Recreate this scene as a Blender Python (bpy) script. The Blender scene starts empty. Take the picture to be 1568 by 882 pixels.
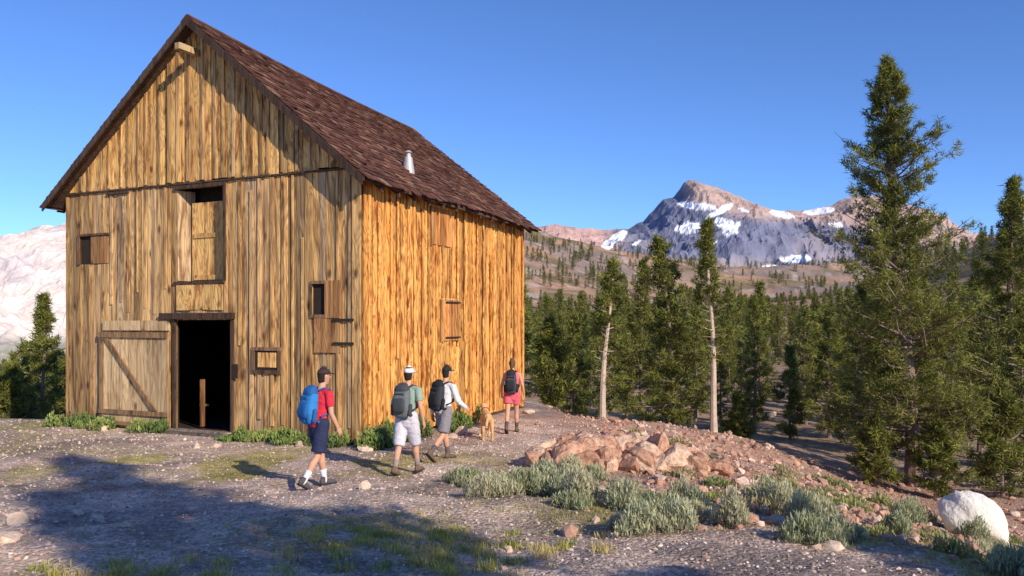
import bpy, bmesh, math, numpy as np
from mathutils import Vector, Matrix
rng=np.random.default_rng(7)
R=math.radians
scene=bpy.context.scene
EYE=2.4
# ------------------------------------------------------------ noise / terrain
def hash2(ix,iy,seed):
    h=(ix.astype(np.int64)*374761393+iy.astype(np.int64)*668265263+seed*144269504)&0xffffffff
    h=((h^(h>>13))*1274126177)&0xffffffff
    h=h^(h>>16)
    return (h&0xffff)/65535.0
def vnoise(x,y,seed=0):
    x=np.asarray(x,float);y=np.asarray(y,float)
    ix=np.floor(x);iy=np.floor(y);fx=x-ix;fy=y-iy
    fx=fx*fx*(3-2*fx);fy=fy*fy*(3-2*fy)
    a=hash2(ix,iy,seed);b=hash2(ix+1,iy,seed);c=hash2(ix,iy+1,seed);d=hash2(ix+1,iy+1,seed)
    return (a*(1-fx)+b*fx)*(1-fy)+(c*(1-fx)+d*fx)*fy
def fbm(x,y,o=4,seed=0,ridged=False):
    s=0;a=.5;t=0
    for i in range(o):
        n=vnoise(x*2**i+i*17.3,y*2**i-i*9.1,seed+i)
        if ridged:n=1-abs(2*n-1)
        s=s+a*n;t+=a;a*=.5
    return s/t
def sstep(a,b,x):
    t=np.clip((np.asarray(x,float)-a)/(b-a),0,1);return t*t*(3-2*t)
BA=math.atan2(-.416,.909)
def barn_local(x,y):
    dx=x+2.92;dy=y-16
    return dx*.909-dy*.416, dx*.416+dy*.909
def ground_z(x,y):
    x=np.asarray(x,float);y=np.asarray(y,float)
    d=np.hypot(x,y)
    z=.8*np.clip(1-y/12.5,0,1)
    edge=2.0-.1*np.clip(y-10,0,12)
    ef=np.clip(x-edge,0,None)
    fall=2.8*sstep(0,13,ef)
    wx=sstep(.2,3.,x)
    back=2.7*(sstep(19,36,y)*wx+sstep(26,42,y)*(1-wx))
    z=z-np.maximum(fall,back)
    z=z+.26*np.exp(-((x-1.9)/1.5)**2-((y-14.0)/.7)**2)
    br=x/np.maximum(y,1.)
    w=sstep(-.33,-.52,br)*(y>1)
    z=z-w*(1.3*sstep(20,27,y)+.06*np.clip(d-24,0,1800))
    bx,by=barn_local(x,y)
    out=np.maximum(np.maximum(-8.6-bx,bx-.3),np.maximum(-.5-by,by-8.3))
    nb=sstep(0,4,out)
    z=z+nb*(fbm(x*.5,y*.5,4,3)-.55)*.28+ (fbm(x*2.3,y*2.3,3,9)-.5)*.09*(.3+.7*nb)
    far=sstep(60,350,d)
    z=z+far*(fbm(x/60,y/60,5,21)-.5)*8
    f2=sstep(300,900,d)
    z=z+f2*(fbm(x/160,y/160,6,31,True)-.6)*26
    g=lambda cx,cy,sx,sy,h:h*np.exp(-.5*((x-cx)/sx)**2-.5*((y-cy)/sy)**2)
    z=z+g(-70,600,115,150,54)+g(275,350,75,90,58)+g(260,1000,330,200,50)+g(-40,900,140,160,62)
    z=z+g(800,900,260,300,105)
    return z
# ------------------------------------------------------------ mesh helpers
def mk(name,V,F,mats,col=None,smooth=False,fm=None,parent=None,cname="Col"):
    V=np.asarray(V,dtype=np.float32);me=bpy.data.meshes.new(name)
    if isinstance(F,np.ndarray):
        k=F.shape[1];n=len(F)
        me.vertices.add(len(V));me.vertices.foreach_set("co",V.ravel())
        me.loops.add(n*k);me.loops.foreach_set("vertex_index",F.astype(np.int32).ravel())
        me.polygons.add(n);me.polygons.foreach_set("loop_start",np.arange(0,n*k,k,dtype=np.int32))
    else:
        me.from_pydata(V.tolist(),[],F)
    if not isinstance(mats,(list,tuple)):mats=[mats]
    for m in mats:me.materials.append(m)
    me.update(calc_edges=True)
    if fm is not None:me.polygons.foreach_set("material_index",np.asarray(fm,dtype=np.int32))
    me.polygons.foreach_set("use_smooth",np.full(len(me.polygons),bool(smooth)))
    if col is not None:
        a=me.color_attributes.new(cname,'FLOAT_COLOR','POINT')
        c=np.ones((len(V),4),np.float32);c[:,:3]=np.asarray(col,dtype=np.float32)[:, :3]
        a.data.foreach_set("color",c.ravel())
    me.validate();me.update()
    ob=bpy.data.objects.new(name,me);scene.collection.objects.link(ob)
    if parent:ob.parent=parent
    return ob
def empty(name,loc=(0,0,0),rz=0):
    e=bpy.data.objects.new(name,None);scene.collection.objects.link(e)
    e.location=loc;e.rotation_euler=(0,0,rz);e.empty_display_size=.3;return e
# ------------------------------------------------------------ material helpers
class NT:
    def __init__(s,name):
        s.m=bpy.data.materials.new(name);s.m.use_nodes=True;s.t=s.m.node_tree
        s.n=s.t.nodes;s.n.clear()
        s.out=s.n.new('ShaderNodeOutputMaterial')
    def new(s,ty,**kw):
        n=s.n.new(ty)
        for k,v in kw.items():
            if k in n.inputs.keys():n.inputs[k].default_value=v
            else:setattr(n,k,v)
        return n
    def link(s,a,b):s.t.links.new(a,b)
    def math(s,op,a,b=None,c=None):
        n=s.n.new('ShaderNodeMath');n.operation=op
        for i,v in enumerate((a,b,c)):
            if v is None:continue
            if isinstance(v,(int,float)):n.inputs[i].default_value=v
            else:s.link(v,n.inputs[i])
        return n.outputs[0]
    def mix(s,f,a,b,bt='MIX'):
        n=s.n.new('ShaderNodeMixRGB');n.blend_type=bt
        for i,v in zip((0,1,2),(f,a,b)):
            if isinstance(v,(int,float)):n.inputs[i].default_value=v
            elif isinstance(v,tuple):n.inputs[i].default_value=(*v[:3],1)
            else:s.link(v,n.inputs[i])
        return n.outputs[0]
    def ramp(s,f,stops):
        n=s.n.new('ShaderNodeValToRGB');e=n.color_ramp.elements
        while len(e)<len(stops):e.new(.5)
        for i,(p,c) in enumerate(stops):
            e[i].position=p;e[i].color=(*c,1) if isinstance(c,tuple) else (c,c,c,1)
        s.link(f,n.inputs[0]);return n.outputs[0]
    def noise(s,vec,sc,det=4,dist=0,rough=.55):
        n=s.new('ShaderNodeTexNoise');n.inputs['Scale'].default_value=sc;n.inputs['Detail'].default_value=det
        n.inputs['Distortion'].default_value=dist;n.inputs['Roughness'].default_value=rough
        if vec is not None:s.link(vec,n.inputs['Vector'])
        return n.outputs['Fac']
    def finish(s,col,rough=.8,bump=None,bs=.3,bd=.02,trans=0,metal=0,spec=.3):
        p=s.n.new('ShaderNodeBsdfPrincipled');p.inputs['Roughness'].default_value=rough
        p.inputs['Metallic'].default_value=metal;p.inputs['Specular IOR Level'].default_value=spec
        if isinstance(col,tuple):p.inputs['Base Color'].default_value=(*col[:3],1)
        else:s.link(col,p.inputs['Base Color'])
        if bump is not None:
            b=s.n.new('ShaderNodeBump');b.inputs['Strength'].default_value=bs;b.inputs['Distance'].default_value=bd
            s.link(bump,b.inputs['Height']);s.link(b.outputs[0],p.inputs['Normal'])
        o=p.outputs[0]
        if trans>0:
            t=s.n.new('ShaderNodeBsdfTranslucent')
            if isinstance(col,tuple):t.inputs[0].default_value=(*col[:3],1)
            else:s.link(col,t.inputs[0])
            mx=s.n.new('ShaderNodeMixShader');mx.inputs[0].default_value=trans
            s.link(o,mx.inputs[1]);s.link(t.outputs[0],mx.inputs[2]);o=mx.outputs[0]
        s.link(o,s.out.inputs[0]);return s.m
def simple(name,col,rough=.8,var=.25,sc=30,bs=.3,bd=.01,metal=0):
    t=NT(name);tc=t.new('ShaderNodeTexCoord').outputs['Object']
    n=t.noise(tc,sc,4);n2=t.noise(tc,sc*.2,3)
    s=t.math('ADD',t.math('MULTIPLY',n,.5),t.math('MULTIPLY',n2,.5))
    f=t.ramp(s,[(.3,1-var),(.7,1+var)])
    c=t.mix(1,col,f,'MULTIPLY')
    return t.finish(c,rough,n,bs,bd,metal=metal)
def vcmat(name,rough=.8,trans=0,var=0.,sc=20,bs=.4,bd=.02):
    t=NT(name);a=t.new('ShaderNodeAttribute',attribute_name='Col').outputs['Color']
    if var>0:
        tc=t.new('ShaderNodeTexCoord').outputs['Object']
        n=t.noise(tc,sc,5);f=t.ramp(n,[(.3,1-var),(.7,1+var)])
        return t.finish(t.mix(1,a,f,'MULTIPLY'),rough,n,bs,bd,trans)
    return t.finish(a,rough,trans=trans)
def wood(name,light,mid,dark,damt=.5,scale=1.,weather=0.,fine=.3,zs=.14,knots=.9,tones=(.5,.92,1.1),streak=.55,grey=0.):
    t=NT(name);tc=t.new('ShaderNodeTexCoord').outputs['Object']
    a=t.new('ShaderNodeAttribute',attribute_name='Col').outputs['Color']
    sa=t.new('ShaderNodeSeparateColor');t.link(a,sa.inputs[0])
    sp=t.new('ShaderNodeSeparateXYZ');t.link(tc,sp.inputs[0])
    def vec(kx,kz):
        c=t.new('ShaderNodeCombineXYZ')
        t.link(t.math('ADD',t.math('MULTIPLY',sp.outputs[0],kx),t.math('MULTIPLY',sa.outputs[0],37.)),c.inputs[0])
        t.link(t.math('ADD',t.math('MULTIPLY',sp.outputs[1],kx),t.math('MULTIPLY',sa.outputs[1],23.)),c.inputs[1])
        t.link(t.math('ADD',t.math('MULTIPLY',sp.outputs[2],kz),t.math('MULTIPLY',sa.outputs[2],51.)),c.inputs[2])
        return c.outputs[0]
    big=t.noise(vec(1,zs),4.2*scale,4,1.8)
    rn=t.noise(vec(1,zs*1.1),3.0*scale,2,1.1)
    rings=t.math('SINE',t.math('MULTIPLY',rn,52.))
    rings=t.math('ADD',t.math('MULTIPLY',rings,.5),.5)
    gr=t.noise(vec(60,1.2),1.,4)
    st=t.noise(vec(1,.045),11.,3,.3)
    v=t.new('ShaderNodeTexVoronoi');v.inputs['Scale'].default_value=2.0*scale;t.link(vec(1.6,.8),v.inputs['Vector'])
    kn=t.ramp(v.outputs['Distance'],[(.08,1.),(.22,0.)])
    c=t.mix(t.ramp(big,[(.38,0.),(.54,1.)]),mid,light)
    c=t.mix(t.math('MULTIPLY',sa.outputs[2],.5),c,mid)
    if grey>0:
        gm_=t.math('MULTIPLY',t.ramp(sa.outputs[0],[(.55,0.),(.85,1.)]),grey)
        c=t.mix(gm_,c,(.56,.44,.30))
    dk=t.ramp(big,[(.34,1.),(.45,0.)])
    ringf=t.math('MULTIPLY',t.math('POWER',rings,2.6),.62*damt)
    c=t.mix(ringf,c,dark)
    c=t.mix(t.math('MULTIPLY',dk,damt),c,dark)
    c=t.mix(t.math('MULTIPLY',t.ramp(st,[(.50,0.),(.64,1.)]),streak),c,dark)
    c=t.mix(t.math('MULTIPLY',kn,knots),c,dark)
    c=t.mix(t.math('MULTIPLY',t.ramp(gr,[(.45,0.),(.75,1.)]),fine),c,dark)
    tone=t.ramp(sa.outputs[1],[(0.,tones[0]),(.35,tones[1]),(1.,tones[2])])
    c=t.mix(1,c,tone,'MULTIPLY')
    if weather>0:
        w=t.ramp(sp.outputs[2],[(0.,1.),(.55,0.)])
        wn=t.ramp(t.noise(vec(.6,.12),4,3),[(.48,0.),(.66,1.)])
        mr=t.math('MULTIPLY',t.math('MAXIMUM',t.math('MULTIPLY',w,.8),wn),weather)
        c=t.mix(mr,c,(.22,.12,.065))
    h=t.math('ADD',gr,t.math('MULTIPLY',rings,.4))
    return t.finish(c,.82,h,.6,.016)
# ------------------------------------------------------------ camera, light, sky
cam=bpy.data.objects.new("camera",bpy.data.cameras.new("camera"));scene.collection.objects.link(cam)
cam.location=(0,0,EYE);cam.rotation_euler=(R(90),0,0);cam.data.sensor_width=36;cam.data.lens=29.07
cam.data.shift_y=.0344;cam.data.clip_end=30000;cam.data.clip_start=.05;scene.camera=cam
SE=R(27);sd=Vector((.62*math.cos(SE),-.785*math.cos(SE),math.sin(SE))).normalized()
sun=bpy.data.objects.new("sun",bpy.data.lights.new("sun",'SUN'));scene.collection.objects.link(sun)
sun.data.energy=5.0;sun.data.angle=R(.5);sun.data.color=(1,.89,.72)
sun.rotation_euler=sd.to_track_quat('Z','Y').to_euler();sun.location=(20,-25,30)
w=bpy.data.worlds.new("World");scene.world=w;w.use_nodes=True
bg=w.node_tree.nodes['Background'];sk=w.node_tree.nodes.new('ShaderNodeTexSky');sk.sky_type='NISHITA'
sk.sun_disc=False;sk.sun_elevation=SE;sk.sun_rotation=math.atan2(.62,-.785);sk.altitude=2600
sk.air_density=1.0;sk.dust_density=.2;sk.ozone_density=2.0
tint=w.node_tree.nodes.new('ShaderNodeMixRGB');tint.blend_type='MULTIPLY';tint.inputs[0].default_value=1;tint.inputs[2].default_value=(.74,1.02,1.5,1)
w.node_tree.links.new(sk.outputs[0],tint.inputs[1]);w.node_tree.links.new(tint.outputs[0],bg.inputs[0]);bg.inputs[1].default_value=.124
scene.view_settings.view_transform='Standard';scene.view_settings.look='None';scene.view_settings.exposure=0
# ------------------------------------------------------------ ground
angF=np.linspace(-48,48,560);angB=np.linspace(48,312,150)[1:-1]
ang=np.radians(np.concatenate([angF,angB]));NA=len(ang)
rad=[.4]
while rad[-1]<14000:rad.append(rad[-1]*1.0165+.002)
rad=np.array(rad);NR=len(rad)
A,RR=np.meshgrid(ang,rad);X=RR*np.sin(A);Y=RR*np.cos(A);Z=ground_z(X,Y)
V=np.stack([X,Y,Z],-1).reshape(-1,3)
V=np.vstack([V,[[0,0,float(ground_z(0,0))]]])
i,j=np.meshgrid(np.arange(NR-1),np.arange(NA),indexing='ij');j2=(j+1)%NA
F=np.stack([i*NA+j,i*NA+j2,(i+1)*NA+j2,(i+1)*NA+j],-1).reshape(-1,4)[:, ::-1]
def lerp(a,b,t):return a*(1-t[...,None])+np.array(b)*t[...,None]
def grassmask(x,y):
    n=fbm(x*.9,y*.9,4,55)
    m=np.exp(-((x+4.6)/4.)**2-((y-13.9)/1.6)**2)*1.2
    m=np.maximum(m,.8*np.exp(-((x+.9)/1.5)**2-((y-7.9)/1.2)**2))
    m=np.maximum(m,.6*sstep(2.,4.,x)*sstep(13.,9,y))
    m=np.maximum(m,.7*sstep(5.,8.,x)*sstep(22,14,y))
    m=np.maximum(m,.5*np.exp(-((x-1.2)/1.6)**2-((y-10.)/1.8)**2))
    m=np.maximum(m,.5*sstep(-8,-11,x)*sstep(30,20,y))
    return np.clip(m*1.5*sstep(.34,.62,n),0,1)
def redmask(x,y):
    return np.clip(sstep(.4,2.4,x)*sstep(34,26,y)*sstep(7.,11.,y)*sstep(18,13,x),0,1)
x,y=V[:,0],V[:,1];d=np.hypot(x,y)
c=np.tile(np.array([.60,.45,.36]),(len(V),1))
n1=fbm(x*.45,y*.45,5,77);c=lerp(c,(.37,.285,.24),sstep(.42,.60,n1))
n3=fbm(x*1.4,y*1.4,4,177);c=lerp(c,(.74,.57,.46),sstep(.56,.68,n3)*.6)
c=lerp(c,(.74,.52,.38),sstep(.0,1,np.exp(-((x+5)/2.2)**2-((y-7)/1.6)**2)))
c=lerp(c,(.52,.36,.24),sstep(3,6,x)*sstep(16,10,y)*.8)
c=lerp(c,(.52,.30,.20),redmask(x,y)*.85)
c=lerp(c,(.42,.35,.11),grassmask(x,y)*.8)
fl=sstep(24,34,y)*sstep(.2,.6,fbm(x*.12,y*.12,3,5))+sstep(30,45,y)
c=lerp(c,(.46,.30,.18),np.clip(fl,0,1)*.9)
nf=fbm(x/25,y/25,5,91)
c=lerp(c,(.19,.155,.08),sstep(80,250,d)*sstep(.48,.6,nf)*.7)
c=lerp(c,(.58,.35,.23),sstep(120,400,d)*sstep(.53,.42,nf)*.9)
nh=fbm(x/70,y/70,5,14);c=lerp(c,(.34,.26,.23),sstep(350,700,d)*sstep(.48,.6,nh)*.8)
nq=fbm(x/12,y/12,4,15);c=lerp(c,(.62,.50,.41),sstep(150,400,d)*sstep(.62,.72,nq)*.8)
t=NT("ground_gravel");tc=t.new('ShaderNodeTexCoord').outputs['Object']
a=t.new('ShaderNodeAttribute',attribute_name='Col').outputs['Color']
v1=t.new('ShaderNodeTexVoronoi');v1.inputs['Scale'].default_value=17;t.link(tc,v1.inputs['Vector'])
v2=t.new('ShaderNodeTexVoronoi');v2.inputs['Scale'].default_value=42;t.link(tc,v2.inputs['Vector'])
bw=t.new('ShaderNodeSeparateColor');t.link(v1.outputs['Color'],bw.inputs[0])
bw2=t.new('ShaderNodeSeparateColor');t.link(v2.outputs['Color'],bw2.inputs[0])
nz=t.noise(tc,1.3,6,.3);nm=t.noise(tc,.25,5)
f=t.math('ADD',t.math('MULTIPLY',bw.outputs[0],.45),t.math('MULTIPLY',bw2.outputs[1],.55))
f1=t.ramp(f,[(.15,.55),(.6,1.),(.95,1.45)])
f2=t.ramp(nz,[(.3,.65),(.7,1.25)]);f3=t.ramp(nm,[(.3,.8),(.7,1.15)])
cc=t.mix(1,t.mix(1,t.mix(1,a,f1,'MULTIPLY'),f2,'MULTIPLY'),f3,'MULTIPLY')
hh=t.math('ADD',t.math('MULTIPLY',v1.outputs['Distance'],-.8),t.math('ADD',t.math('MULTIPLY',v2.outputs['Distance'],-.4),nz))
gm=t.finish(cc,.95,hh,.6,.045,spec=.1)
mk("ground",V,F,gm,c,True)
# ------------------------------------------------------------ mountains
def mountain(name,prof,Yr,Y0,colf,amp,seed,nx=420,ny=200,base=-20,gp=1.25):
    P=np.array(prof,float);xs=(P[:,0]-784)/1266*Yr;zs=(495-P[:,1])/1266*Yr+EYE
    gx=np.linspace(xs[0],xs[-1],nx);gt=np.concatenate([np.linspace(0,1,ny),np.linspace(1,1.5,24)[1:]])
    GX,GT=np.meshgrid(gx,gt);GY=Y0+(Yr-Y0)*GT
    rz=np.interp(GX,xs,zs)+(fbm(GX/(Yr*.012),GX*0,4,seed)-.5)*Yr*.004
    tt=np.clip(GT,0,1);prf=np.where(GT<=1,tt**gp,1-(GT-1)*1.3)
    wob=(fbm(GX/(Yr*.09),GY/(Yr*.09),3,seed+5)-.5)
    n=fbm(GX/(Yr*.075)+wob*2,GY/(Yr*.11),6,seed+9,True)-.62
    env=np.clip(4*tt*(1-tt),0,1)**.75*(GT<1.3)
    fine=fbm(GX/(Yr*.015),GY/(Yr*.02),5,seed+14,True)-.55
    GZ=base+(rz-base)*prf+amp*env*n+amp*.25*np.clip(env+.15,0,1)*fine*(GT<1.02)
    V=np.stack([GX,GY,GZ],-1).reshape(-1,3);NY,NX=GX.shape
    i,j=np.meshgrid(np.arange(NY-1),np.arange(NX-1),indexing='ij')
    F=np.stack([i*NX+j,i*NX+j+1,(i+1)*NX+j+1,(i+1)*NX+j],-1).reshape(-1,4)
    az=V[:,0]/V[:,1]*1266+784;el=495-(V[:,2]-EYE)/V[:,1]*1266
    dzx=np.gradient(GZ,axis=1)/np.gradient(GX,axis=1)
    c=colf(V,az,el,dzx.ravel())
    return mk(name,V,F,mtm,c,False)
mtm=vcmat("hazy_mountain_rock",.95,0,.25,.012,.6,10)  # vertex colours carry rock tone with distance haze mixed in
def colA(V,az,el,dz):
    n=fbm(V[:,0]/160,V[:,1]/160,5,4);n2=fbm(V[:,0]/60,V[:,2]/40,4,8)
    c=np.tile(np.array([.17,.18,.26]),(len(V),1))  # blue cast is aerial haze mixed into the rock colour
    c=lerp(c,(.28,.245,.28),sstep(.44,.62,n)*.7)
    top=sstep(24,0,el-np.interp(az,[1030,1060,1150,1290,1330,1400],[290,300,322,330,345,370]))*sstep(1035,1060,az)
    c=lerp(c,(.47,.33,.28),top*.95)
    c=lerp(c,(.17,.18,.26),sstep(1050,1040,az)*sstep(990,1010,az))  # shaded left face of the peak, painted as darker blue-grey rock
    c=lerp(c,(.56,.35,.30),sstep(970,910,az)*.9)
    c=lerp(c,(.38,.31,.29),sstep(385,410,el)*.5)
    c=lerp(c,(.15,.17,.14),sstep(395,420,el)*sstep(.45,.55,n2)*.7)
    sn=np.zeros(len(V))
    for (px,py,rx,ry,ang) in [(1068,316,36,6,.12),(1100,324,24,6,-.5),(1055,349,28,8,-.15),(1112,344,22,9,.5),(1120,352,15,8,-.6),(1140,322,10,3,.3),
        (942,366,24,7,-.6),(932,376,12,6,-.5),(1198,328,21,5,.2),(1256,323,26,5,-.1),(1218,397,22,5,0),(898,376,20,3,.3),(1092,372,9,3,-.4),(975,372,9,2,-.5),(1280,344,10,3,.2),(1180,408,12,2,0)]:
        ca,sa=math.cos(ang),math.sin(ang);dx=az-px;dy=el-py
        u=(dx*ca+dy*sa)/rx;v=(-dx*sa+dy*ca)/ry
        sn=np.maximum(sn,1.35-np.sqrt(u*u+v*v))
    sn=sn+(n2-.5)*.9
    return lerp(c,(.88,.89,.94),sstep(.36,.42,sn))
profA=[(560,400),(700,366),(800,352),(830,346),(855,343),(880,348),(905,350),(930,352),(960,350),(985,338),(1000,322),(1015,306),(1030,303),(1040,290),(1047,280),(1055,276),(1070,279),(1095,286),(1120,296),(1150,310),(1175,318),(1200,322),(1235,321),(1270,317),(1295,303),(1330,298),(1360,305),(1400,325),(1440,352),(1480,358),(1600,366),(1800,390)]
mountain("mountain",profA,4200,2300,colA,230,40,nx=640,ny=260)
def colB(V,az,el,dz):
    n=fbm(V[:,0]/90,V[:,2]/60,5,4)
    c=np.tile(np.array([.74,.63,.57]),(len(V),1));c=lerp(c,(.50,.44,.45),sstep(.45,.6,n)*.7)  # paleness includes distance haze put into the rock colour
    return lerp(c,(.28,.29,.22),sstep(500,540,el)*sstep(.4,.5,n)*.8)
profB=[(-700,420),(-450,380),(-200,372),(-60,378),(0,366),(30,358),(60,347),(100,343),(150,350),(230,370),(330,400),(450,450)]
mountain("mountain",profB,2600,1500,colB,130,70,nx=420,ny=180,base=-130,gp=1.0)
# ------------------------------------------------------------ trees
bark=simple("pine_bark",(.24,.17,.13),.95,.35,25,.6,.03)
barkp=simple("weathered_bark",(.55,.42,.32),.9,.3,25,.5,.02)
fol=vcmat("pine_needles",.65,.28)
def unit(v):return v/np.maximum(np.linalg.norm(v,axis=-1,keepdims=True),1e-9)
def tri_tube(P,r,n):
    P=np.array(P);m=len(P);V=[];F=[]
    T=np.gradient(P,axis=0);T=unit(T)
    s=np.cross(T,[.3,.2,.93]);s=np.where(np.linalg.norm(s,axis=1,keepdims=True)<.1,np.cross(T,[1,0,0]),s);s=unit(s);o=np.cross(T,s)
    th=np.arange(n)*2*np.pi/n
    V=(P[:,None]+np.array(r)[:,None,None]*(np.cos(th)[None,:,None]*s[:,None]+np.sin(th)[None,:,None]*o[:,None])).reshape(-1,3)
    i,j=np.meshgrid(np.arange(m-1),np.arange(n),indexing='ij');j2=(j+1)%n
    a,b,c_,d_=i*n+j,i*n+j2,(i+1)*n+j2,(i+1)*n+j
    F=np.concatenate([np.stack([a,b,c_],-1).reshape(-1,3),np.stack([a,c_,d_],-1).reshape(-1,3)])
    return V,F
def pine(name,seed,H,R0,cb,nb,ntuft,K,nl,nw,prof=((0,.55),(.12,.95),(.3,1),(.6,.62),(.85,.3),(1,.05)),lean=(0,0),dead=0.,tr=None,pale=False,gap=.18,bright=1.):
    g=np.random.default_rng(seed);tr=tr or H*.0135
    zt=np.linspace(0,1,12);ph=g.uniform(0,6,2)
    def axis(f):
        f=np.asarray(f,float);wob=H*.008
        return np.stack([lean[0]*f+wob*np.sin(f*7+ph[0])-wob*math.sin(ph[0]),lean[1]*f+wob*np.sin(f*6+ph[1])-wob*math.sin(ph[1]),f*H],-1)
    Vs=[];Fs=[];fm=[];Cs=[];off=0
    def add(V,F,m,c):
        nonlocal off
        Vs.append(V);Fs.append(F+off);fm.append(np.full(len(F),m));Cs.append(c);off+=len(V)
    P=axis(zt);P[0,2]=-.4
    r=tr*(1-zt)**.8+.012;r[0]*=1.35
    V,F=tri_tube(P,r,8);add(V,F,0,np.full((len(V),3),.1))
    pa=np.array(prof);tc_=[];td=[];tb=[]
    for b in range(nb):
        q=g.random();f=(b+g.random())/nb
        hz=cb+(1-cb)*f**.95
        isdead=g.random()<dead*(1-f)
        az=b*2.399+g.uniform(-.5,.5)
        lobe=.78+.32*math.sin(az*2+f*9+seed)+.25*math.sin(f*31+seed*1.7)
        L=R0*np.interp(f,pa[:,0],pa[:,1])*lobe*g.uniform(.6,1.2)
        if isdead:L*=.6
        L=max(L,.12);p0=axis(hz)
        el=-.22+.75*f+g.uniform(-.15,.15);cv=.28+g.uniform(-.1,.15)
        dh=np.array([math.cos(az),math.sin(az),0]);sd_=np.array([-math.sin(az),math.cos(az),0])
        ts=np.linspace(0,1,5);BP=p0+L*(ts[:,None]*dh+(el*ts+cv*ts**2)[:,None]*np.array([0,0,1]))+sd_*(L*.12*np.sin(ts*3+q*6))[:,None]
        br=(.008+.016*L)*(1-ts*.85)
        V,F=tri_tube(BP,br,3);add(V,F,0,np.full((len(V),3),.1))
        if isdead or g.random()<gap*.5:continue
        nt=max(3,int(ntuft*(.35+.65*L/R0)))
        u=g.uniform(.18,1,nt)**.7
        lat=g.normal(0,1,nt)*.22*L*(1.12-u)**.7
        pos=p0+L*(u[:,None]*dh+(el*u+cv*u**2)[:,None]*np.array([0,0,1]))+lat[:,None]*sd_
        pos[:,2]+=g.normal(0,.04*L+.025,nt)+.03
        tc_.append(pos);dd=dh*.8+sd_*(np.sign(lat)*.5)[:,None]+np.array([0,0,.55]);td.append(dd)
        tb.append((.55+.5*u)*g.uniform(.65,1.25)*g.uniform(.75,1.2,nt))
    tc_.append(axis(np.linspace(.93,1.0,8)));td.append(np.tile([0,0,1.],(8,1)));tb.append(np.ones(8))
    C=np.vstack(tc_);D=unit(np.vstack(td));Bv=np.concatenate(tb)
    n=len(C)*K;Cc=np.repeat(C,K,0)+g.normal(0,nl*.26,(n,3));Dd=np.repeat(D,K,0);Bb=np.repeat(Bv,K)
    nd=unit(Dd*.6+unit(g.normal(0,1,(n,3)))*.85);ln=nl*g.uniform(.6,1.25,n)[:,None]
    wv=unit(np.cross(nd,g.normal(0,1,(n,3))))*nw*.5
    V=np.stack([Cc-wv,Cc+wv,Cc+nd*ln],1).reshape(-1,3);F=np.arange(3*n).reshape(-1,3)
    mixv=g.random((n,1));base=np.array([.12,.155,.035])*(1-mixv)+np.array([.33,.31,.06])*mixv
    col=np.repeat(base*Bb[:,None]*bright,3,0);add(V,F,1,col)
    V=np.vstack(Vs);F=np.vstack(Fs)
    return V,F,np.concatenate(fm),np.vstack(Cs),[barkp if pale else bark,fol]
def tree_obj(name,x,y,data,z=None,rz=0,s=1,parent=None,me=None):
    if me is None:
        V,F,fm,C,m=data;ob=mk(name,V,F,m,C,False,fm)
    else:
        ob=bpy.data.objects.new(name,me);scene.collection.objects.link(ob)
    ob.location=(x,y,float(ground_z(x,y)) if z is None else z);ob.rotation_euler=(0,0,rz);ob.scale=(s,s,s*1.0)
    if parent:ob.parent=parent
    return ob
def px(p,Y):return (p-784)/1266*Y
gz=lambda x,y:float(ground_z(x,y))
def topH(x,y,py):return (EYE+(495-py)/1266*y-gz(x,y))*.965
heroprof=((0,.5),(.08,.85),(.22,1),(.36,.84),(.48,.62),(.60,.50),(.72,.44),(.84,.30),(.93,.14),(1,.03))
xh=px(1400,26);H=topH(xh,26,74)
tree_obj("pine_tree",xh,26,pine("p",3,H,2.9,.06,380,22,15,.19,.031,heroprof,lean=(-.95,0),tr=.24,gap=.35))
xr=px(1552,29);tree_obj("pine_tree",xr,29,pine("p",11,topH(xr,29,262),2.1,.05,200,18,13,.21,.037,heroprof,tr=.17,gap=.3))
for (p,Y,py,R0,seed,cb,nb,dead,pale,lean) in [
    (1093,27,333,.85,5,.30,80,.75,True,(-.25,0)),(1040,28,358,1.3,6,.06,120,.1,False,(-.7,0)),
    (922,26,396,.85,8,.30,58,.85,True,(.35,0)),(842,28,486,.95,9,.05,70,0,False,(0,0)),
    (985,31,392,1.1,12,.05,90,.1,False,(0,0)),(1022,33,400,1.0,13,.08,80,.1,False,(0,0)),
    (1500,33,395,1.7,14,.05,115,.1,False,(0,0)),(1535,24.5,590,1.1,15,.03,70,0,False,(0,0)),(1568,26,480,1.3,29,.03,80,0,False,(0,0)),
    (66,29,448,.95,16,.08,90,.2,False,(0,0)),(18,27,560,1.0,17,.05,80,.1,False,(0,0)),(42,33,540,.9,36,.05,70,.1,False,(0,0)),(100,34,550,1.0,18,.05,70,.1,False,(0,0)),
    (1320,33,430,1.6,19,.05,115,.1,False,(0,0)),(1270,37,470,1.5,20,.05,100,.1,False,(0,0)),(1460,38,410,1.6,22,.05,105,.1,False,(0,0)),
    (1155,38,450,1.2,23,.1,80,.1,False,(0,0)),(1210,36,530,.9,24,.05,70,.1,False,(0,0)),(880,36,480,1.1,25,.05,80,.1,False,(0,0)),
    (1130,30,605,.6,26,.05,50,.1,False,(0,0)),(1435,24,650,.7,27,.05,50,.2,True,(0,0)),(1340,24.5,640,.8,28,.05,50,.1,False,(0,0))]:
    xx=px(p,Y);tree_obj("pine_tree",xx,Y,pine("p",seed,topH(xx,Y,py),R0,cb,nb,16,12,.19,.038,lean=lean,dead=dead,pale=pale,tr=.1 if pale else None))
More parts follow.
